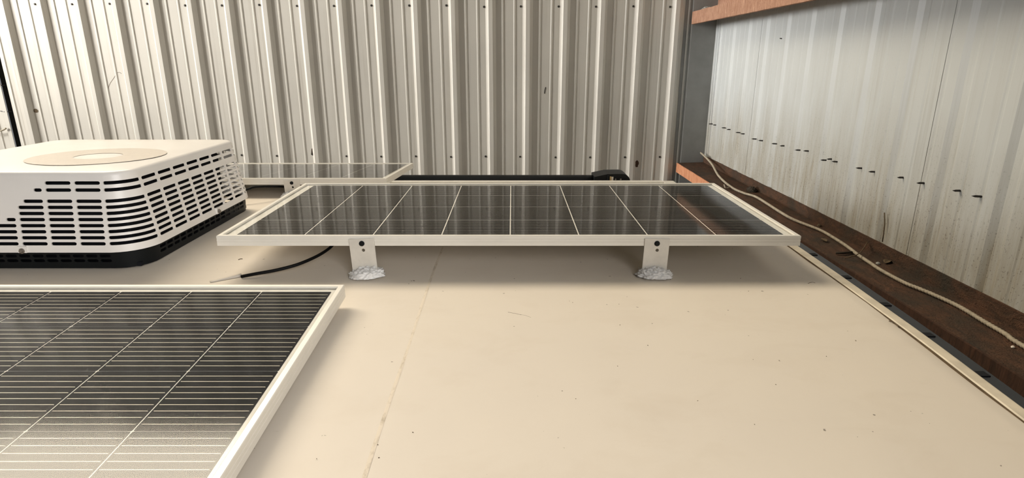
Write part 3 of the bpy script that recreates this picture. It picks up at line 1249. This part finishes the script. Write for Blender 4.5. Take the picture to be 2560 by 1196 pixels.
# ================================================================== AWNING on the far side of the camper
aw = empty('awning', (-1.6, 3.23, CZ - 0.66))
tag(aw, 'black rolled-up awning along the far edge of the camper', 'awning')
AWY = 3.23
qz = at_y(1200, 438, AWY).z
rr_ = 0.055
tube('roller', [(-3.4 + 1.6, 0, qz - rr_ - aw.location.z), (0.50 + 1.6, 0, qz - rr_ - aw.location.z)], rr_, M_BLACK, aw, 24)
# end housing: rounded block
pl = at_y(1500, 436, AWY)
pr = at_y(1569, 452, AWY)
pt = at_y(1540, 429, AWY).z
pts = []
x0, x1 = pl.x, pr.x
zt_, zb_ = pt, pt - 0.15
prof2 = [(x0 - 0.04, zt_ - 0.016), (x0 + 0.03, zt_ - 0.001), (x0 + 0.075, zt_)]
rad = 0.045
for i in range(9):
    a = R(90 - 90 * i / 8)
    prof2.append((x1 - rad + rad * math.cos(a), zt_ - rad + rad * math.sin(a)))
prof2 += [(x1, zb_), (x0 - 0.04, zb_)]
hs = extrude_profile('end_housing', [(a - aw.location.x, b - aw.location.z) for a, b in prof2], 'y', -0.075, 0.06, M_BLACK, aw)
box('end_flange', x0 + 0.028 + 1.6, x0 + 0.036 + 1.6, -0.088, 0.05, zb_ - aw.location.z, zt_ - 0.006 - aw.location.z, M_BLACK, aw, 0.002)
q = at_y(1530, 447, AWY - .078)
box('brass_tag', q.x - .012 + 1.6, q.x - .004 + 1.6, -0.080, -0.076, q.z - .02 - aw.location.z, q.z + .012 - aw.location.z, M_GOLD, aw)
box('pale_tag', q.x - .003 + 1.6, q.x + .007 + 1.6, -0.080, -0.076, q.z - .02 - aw.location.z, q.z + .010 - aw.location.z, M_PALE, aw)
rv_me = lathe_mesh('rivet', [(0.005, 0), (0.004, 0.003), (0, 0.004)], M_STEEL, 10)
for pxx in (1539, 1552):
    q = at_y(pxx, 449, AWY - .078)
    inst('rivet', rv_me, aw, (q.x + 1.6, -0.075, q.z - aw.location.z), (R(90), 0, 0))
# arm brackets holding the roller to the side wall
for xx in (0.50, -2.6):
    box('mount_arm', xx + 1.6 - .02, xx + 1.6 + .02, -0.088, 0.0, qz - .12 - aw.location.z, qz - .06 - aw.location.z, M_BLACK, aw)
    box('arm', xx + 1.6 - .02, xx + 1.6 + .02, -0.088, -0.06, -1.6, qz - .06 - aw.location.z, M_BLACK, aw)

# ================================================================== CABLES
spec = [(603, 692, 1.424), (640, 685, 1.430), (690, 676, 1.445), (740, 663, 1.468), (780, 647, 1.50), (808, 632, 1.535), (828, 617, 1.57), (842, 600, 1.61), (850, 585, 1.66)]
pts = []
for x, y, d in spec:
    q = at_y(x, y, d)
    q.z = max(q.z, CZ + roof_z(q.y) + 0.004)
    pts.append(q)
o = tube('power_cable', catmull(pts, 6), 0.0042, M_CABLE, None, 10)
tag(o, 'black cable rising from the roof to the raised middle solar panel', 'cable', 'black solar cables')
pts = []
for x, y, d in [(600, 480, 2.26), (622, 473, 2.28), (634, 468.5, 2.30), (655, 467, 2.32), (680, 466.5, 2.36), (705, 467, 2.42), (730, 469, 2.50), (760, 470, 2.60)]:
    q = at_y(x, y, d)
    pts.append(q)
q0 = pts[0].copy()
q0.z = CZ + roof_z(q0.y) + 0.004
q0.x -= 0.03
o = tube('power_cable', catmull([q0] + pts, 6), 0.0045, M_CABLE, None, 10)
tag(o, 'black cable hanging under the distant solar panel beside the air conditioner', 'cable', 'black solar cables')
# strip of tape that holds the cable down
a_, b_ = at_z(525, 706, roof_z(1.40)), at_z(604, 691, roof_z(1.42))
dv = (b_ - a_).normalized()
sd = Vector((-dv.y, dv.x, 0)) * 0.006
n = 8
vs, fs = [], []
for i in range(n + 1):
    p = a_.lerp(b_, i / n)
    for kk, hgt in ((-1, 0.0006), (-0.5, 0.006 * (0.3 + 0.7 * i / n)), (0.5, 0.006 * (0.3 + 0.7 * i / n)), (1, 0.0006)):
        w = p + sd * kk
        vs.append((w.x, w.y, CZ + roof_z(w.y) + hgt))
for i in range(n):
    for j in range(3):
        fs.append((i * 4 + j, i * 4 + j + 1, i * 4 + j + 5, i * 4 + j + 4))
o = mesh_obj('tape_strip', vs, fs, M_TAPE, None, smooth=True)
solidify(o, 0.0005, 0)
tag(o, 'strip of grey tape holding the black cable end to the roof', 'tape')

# ridged cable lying on the rusty ledge
cp = [(165, 5), (195, 32), (230, 72), (270, 140), (340, 202), (410, 236), (480, 258), (550, 300), (620, 345), (700, 390), (850, 450), (930, 495), (1000, 540),
      (1080, 600), (1140, 640), (1200, 680), (1330, 750), (1420, 787), (1500, 820), (1650, 890), (1800, 980), (1920, 1050), (2024, 1120)]
pts = []
for i, (x, y) in enumerate(cp):
    X, Y = 1680 + x * 0.4348, 380 + y * 0.4348
    q = at_z(X, Y, GZ + 0.0085)
    if i < 3:
        q = at_y(X, Y, (5.12, 5.0, 4.78)[i])
    pts.append(q)
last = pts[-1]
pts += [Vector((1.57, 1.2, CZ + GZ + .0085)), Vector((1.55, 0.5, CZ + GZ + .0085)), Vector((1.58, -0.6, CZ + GZ + .0085))]
fine = []
cm = catmull(pts, 24)
# resample at an even 4 mm step near the viewer so the ridges are regular
acc, step = 0.0, 0.0035
fine = [cm[0]]
for a, b in zip(cm[:-1], cm[1:]):
    seg = (b - a).length
    while acc + seg >= step:
        t = (step - acc) / seg
        a = a.lerp(b, t)
        fine.append(a.copy())
        seg = (b - a).length
        acc = 0.0
    acc += seg
o = tube('conduit_cable', fine, 0.0075, M_ROPE, None, 8, radf=lambda i: 0.0082 if (i // 2) % 2 else 0.0064)
tag(o, 'thin beige ridged cable lying along the rusty ledge', 'cable')

# ================================================================== SMALL DEBRIS on the ledge and beam
def bits(name, label, cat, mk, group=None):
    o = mk()
    tag(o, label, cat, group)
    return o


def on_ledge(px, py, h=0.003):
    return at_z(px, py, GZ + h)


def twig(pxs, r, mat=M_TWIG, h=0.003):
    return lambda: tube('twig', [on_ledge(x, y, h + hh) for x, y, hh in pxs], r, mat, None, 6)


bits('twig', 'thin forked twig leaning over the beige cable on the rusty ledge', 'twig',
     twig([(2112, 646, 0.0), (2138, 640, 0.020), (2151, 632, 0.026), (2160, 620, 0.030), (2169, 606, 0.036)], 0.0022), 'twigs on the ledge')
bits('twig', 'short dark twig lying left of the beige cable on the ledge', 'twig',
     twig([(2090, 633, 0.002), (2108, 633, 0.004), (2131, 631, 0.002)], 0.0055, M_LEAF), 'twigs on the ledge')
bits('twig', 'pale curled twig on the ledge beside the middle panel corner', 'twig',
     twig([(1810, 462, 0.012), (1813, 470, 0.006), (1818, 470, 0.004), (1826, 468, 0.004)], 0.004, M_ROPE), 'twigs on the ledge')


def blobobj(name, px, py, sx, sy, sz, mat, seed):
    o = blob(name, sx, sy, sz, seed, mat, None, on_ledge(px, py, 0.0))
    return o


tag(blobobj('dirt_clump', 1879, 478, 0.030, 0.05, 0.028, M_LEAF, 3.0), 'black dirt clump beside the beige cable near the far corner', 'dirt clump', 'clumps on the ledge')
tag(blobobj('dirt_clump', 2048, 566, 0.010, 0.012, 0.012, M_TWIG, 4.0), 'small brown clump above the beige cable right of the middle panel', 'dirt clump', 'clumps on the ledge')
tag(blobobj('pebble', 2195, 660, 0.008, 0.010, 0.007, M_FLUFF, 5.0), 'tiny pale pebble just above the beige cable midway along the ledge', 'pebble', 'pebbles on the ledge')
tag(blobobj('pebble', 2532, 869, 0.005, 0.005, 0.005, M_PALE, 6.0), 'tiny white pebble below the beige cable at the near end of the ledge', 'pebble', 'pebbles on the ledge')
for i, (x, y, a, s, lab) in enumerate([(2060, 601, 0.3, 0.030, 'curled dead leaf on the ledge just right of the middle panel corner'),
                                       (2218, 655, -0.4, 0.034, 'curled dead leaf above the beige cable midway along the ledge')]):
    c = on_ledge(x, y, 0.003)
    vs, fs = [], []
    for u in range(6):
        for v in range(5):
            t = u / 5 * 2 - 1
            w = (1 - t * t) * 0.42 + 0.02
            yy = (v / 4 * 2 - 1) * w
            vs.append((t * s, yy * s, 0.35 * s * (yy * yy * 3 + 0.2 * t * t)))
    for u in range(5):
        for v in range(4):
            fs.append((u * 5 + v, u * 5 + v + 1, u * 5 + v + 6, u * 5 + v + 5))
    o = mesh_obj('dead_leaf', vs, fs, M_TWIG, None, smooth=True)
    solidify(o, 0.0008, 0)
    o.location = c
    o.rotation_euler = (0, 0, a + 1.2)
    tag(o, lab, 'leaf', 'dead leaves on the ledge')
q = at_y(1768, 18, WY - 0.06)
o = blob('nest_fluff', 0.045, 0.03, 0.035, 8.0, M_FLUFF, None, (q.x, q.y, CZ + 0.378))
tag(o, 'tuft of grey nest fluff on top of the upper orange beam', 'nest')
# loose end of wire against the wall left of the joint
pts = [at_y(x, y, WY - 0.02) for x, y in ((-30, 331), (0, 327), (8, 325), (15, 321))]
o = tube('loose_wire', catmull(pts, 5), 0.007, M_ROPE, wall_back, 8)
o.matrix_parent_inverse = Matrix.Translation((0, -WY, 0))
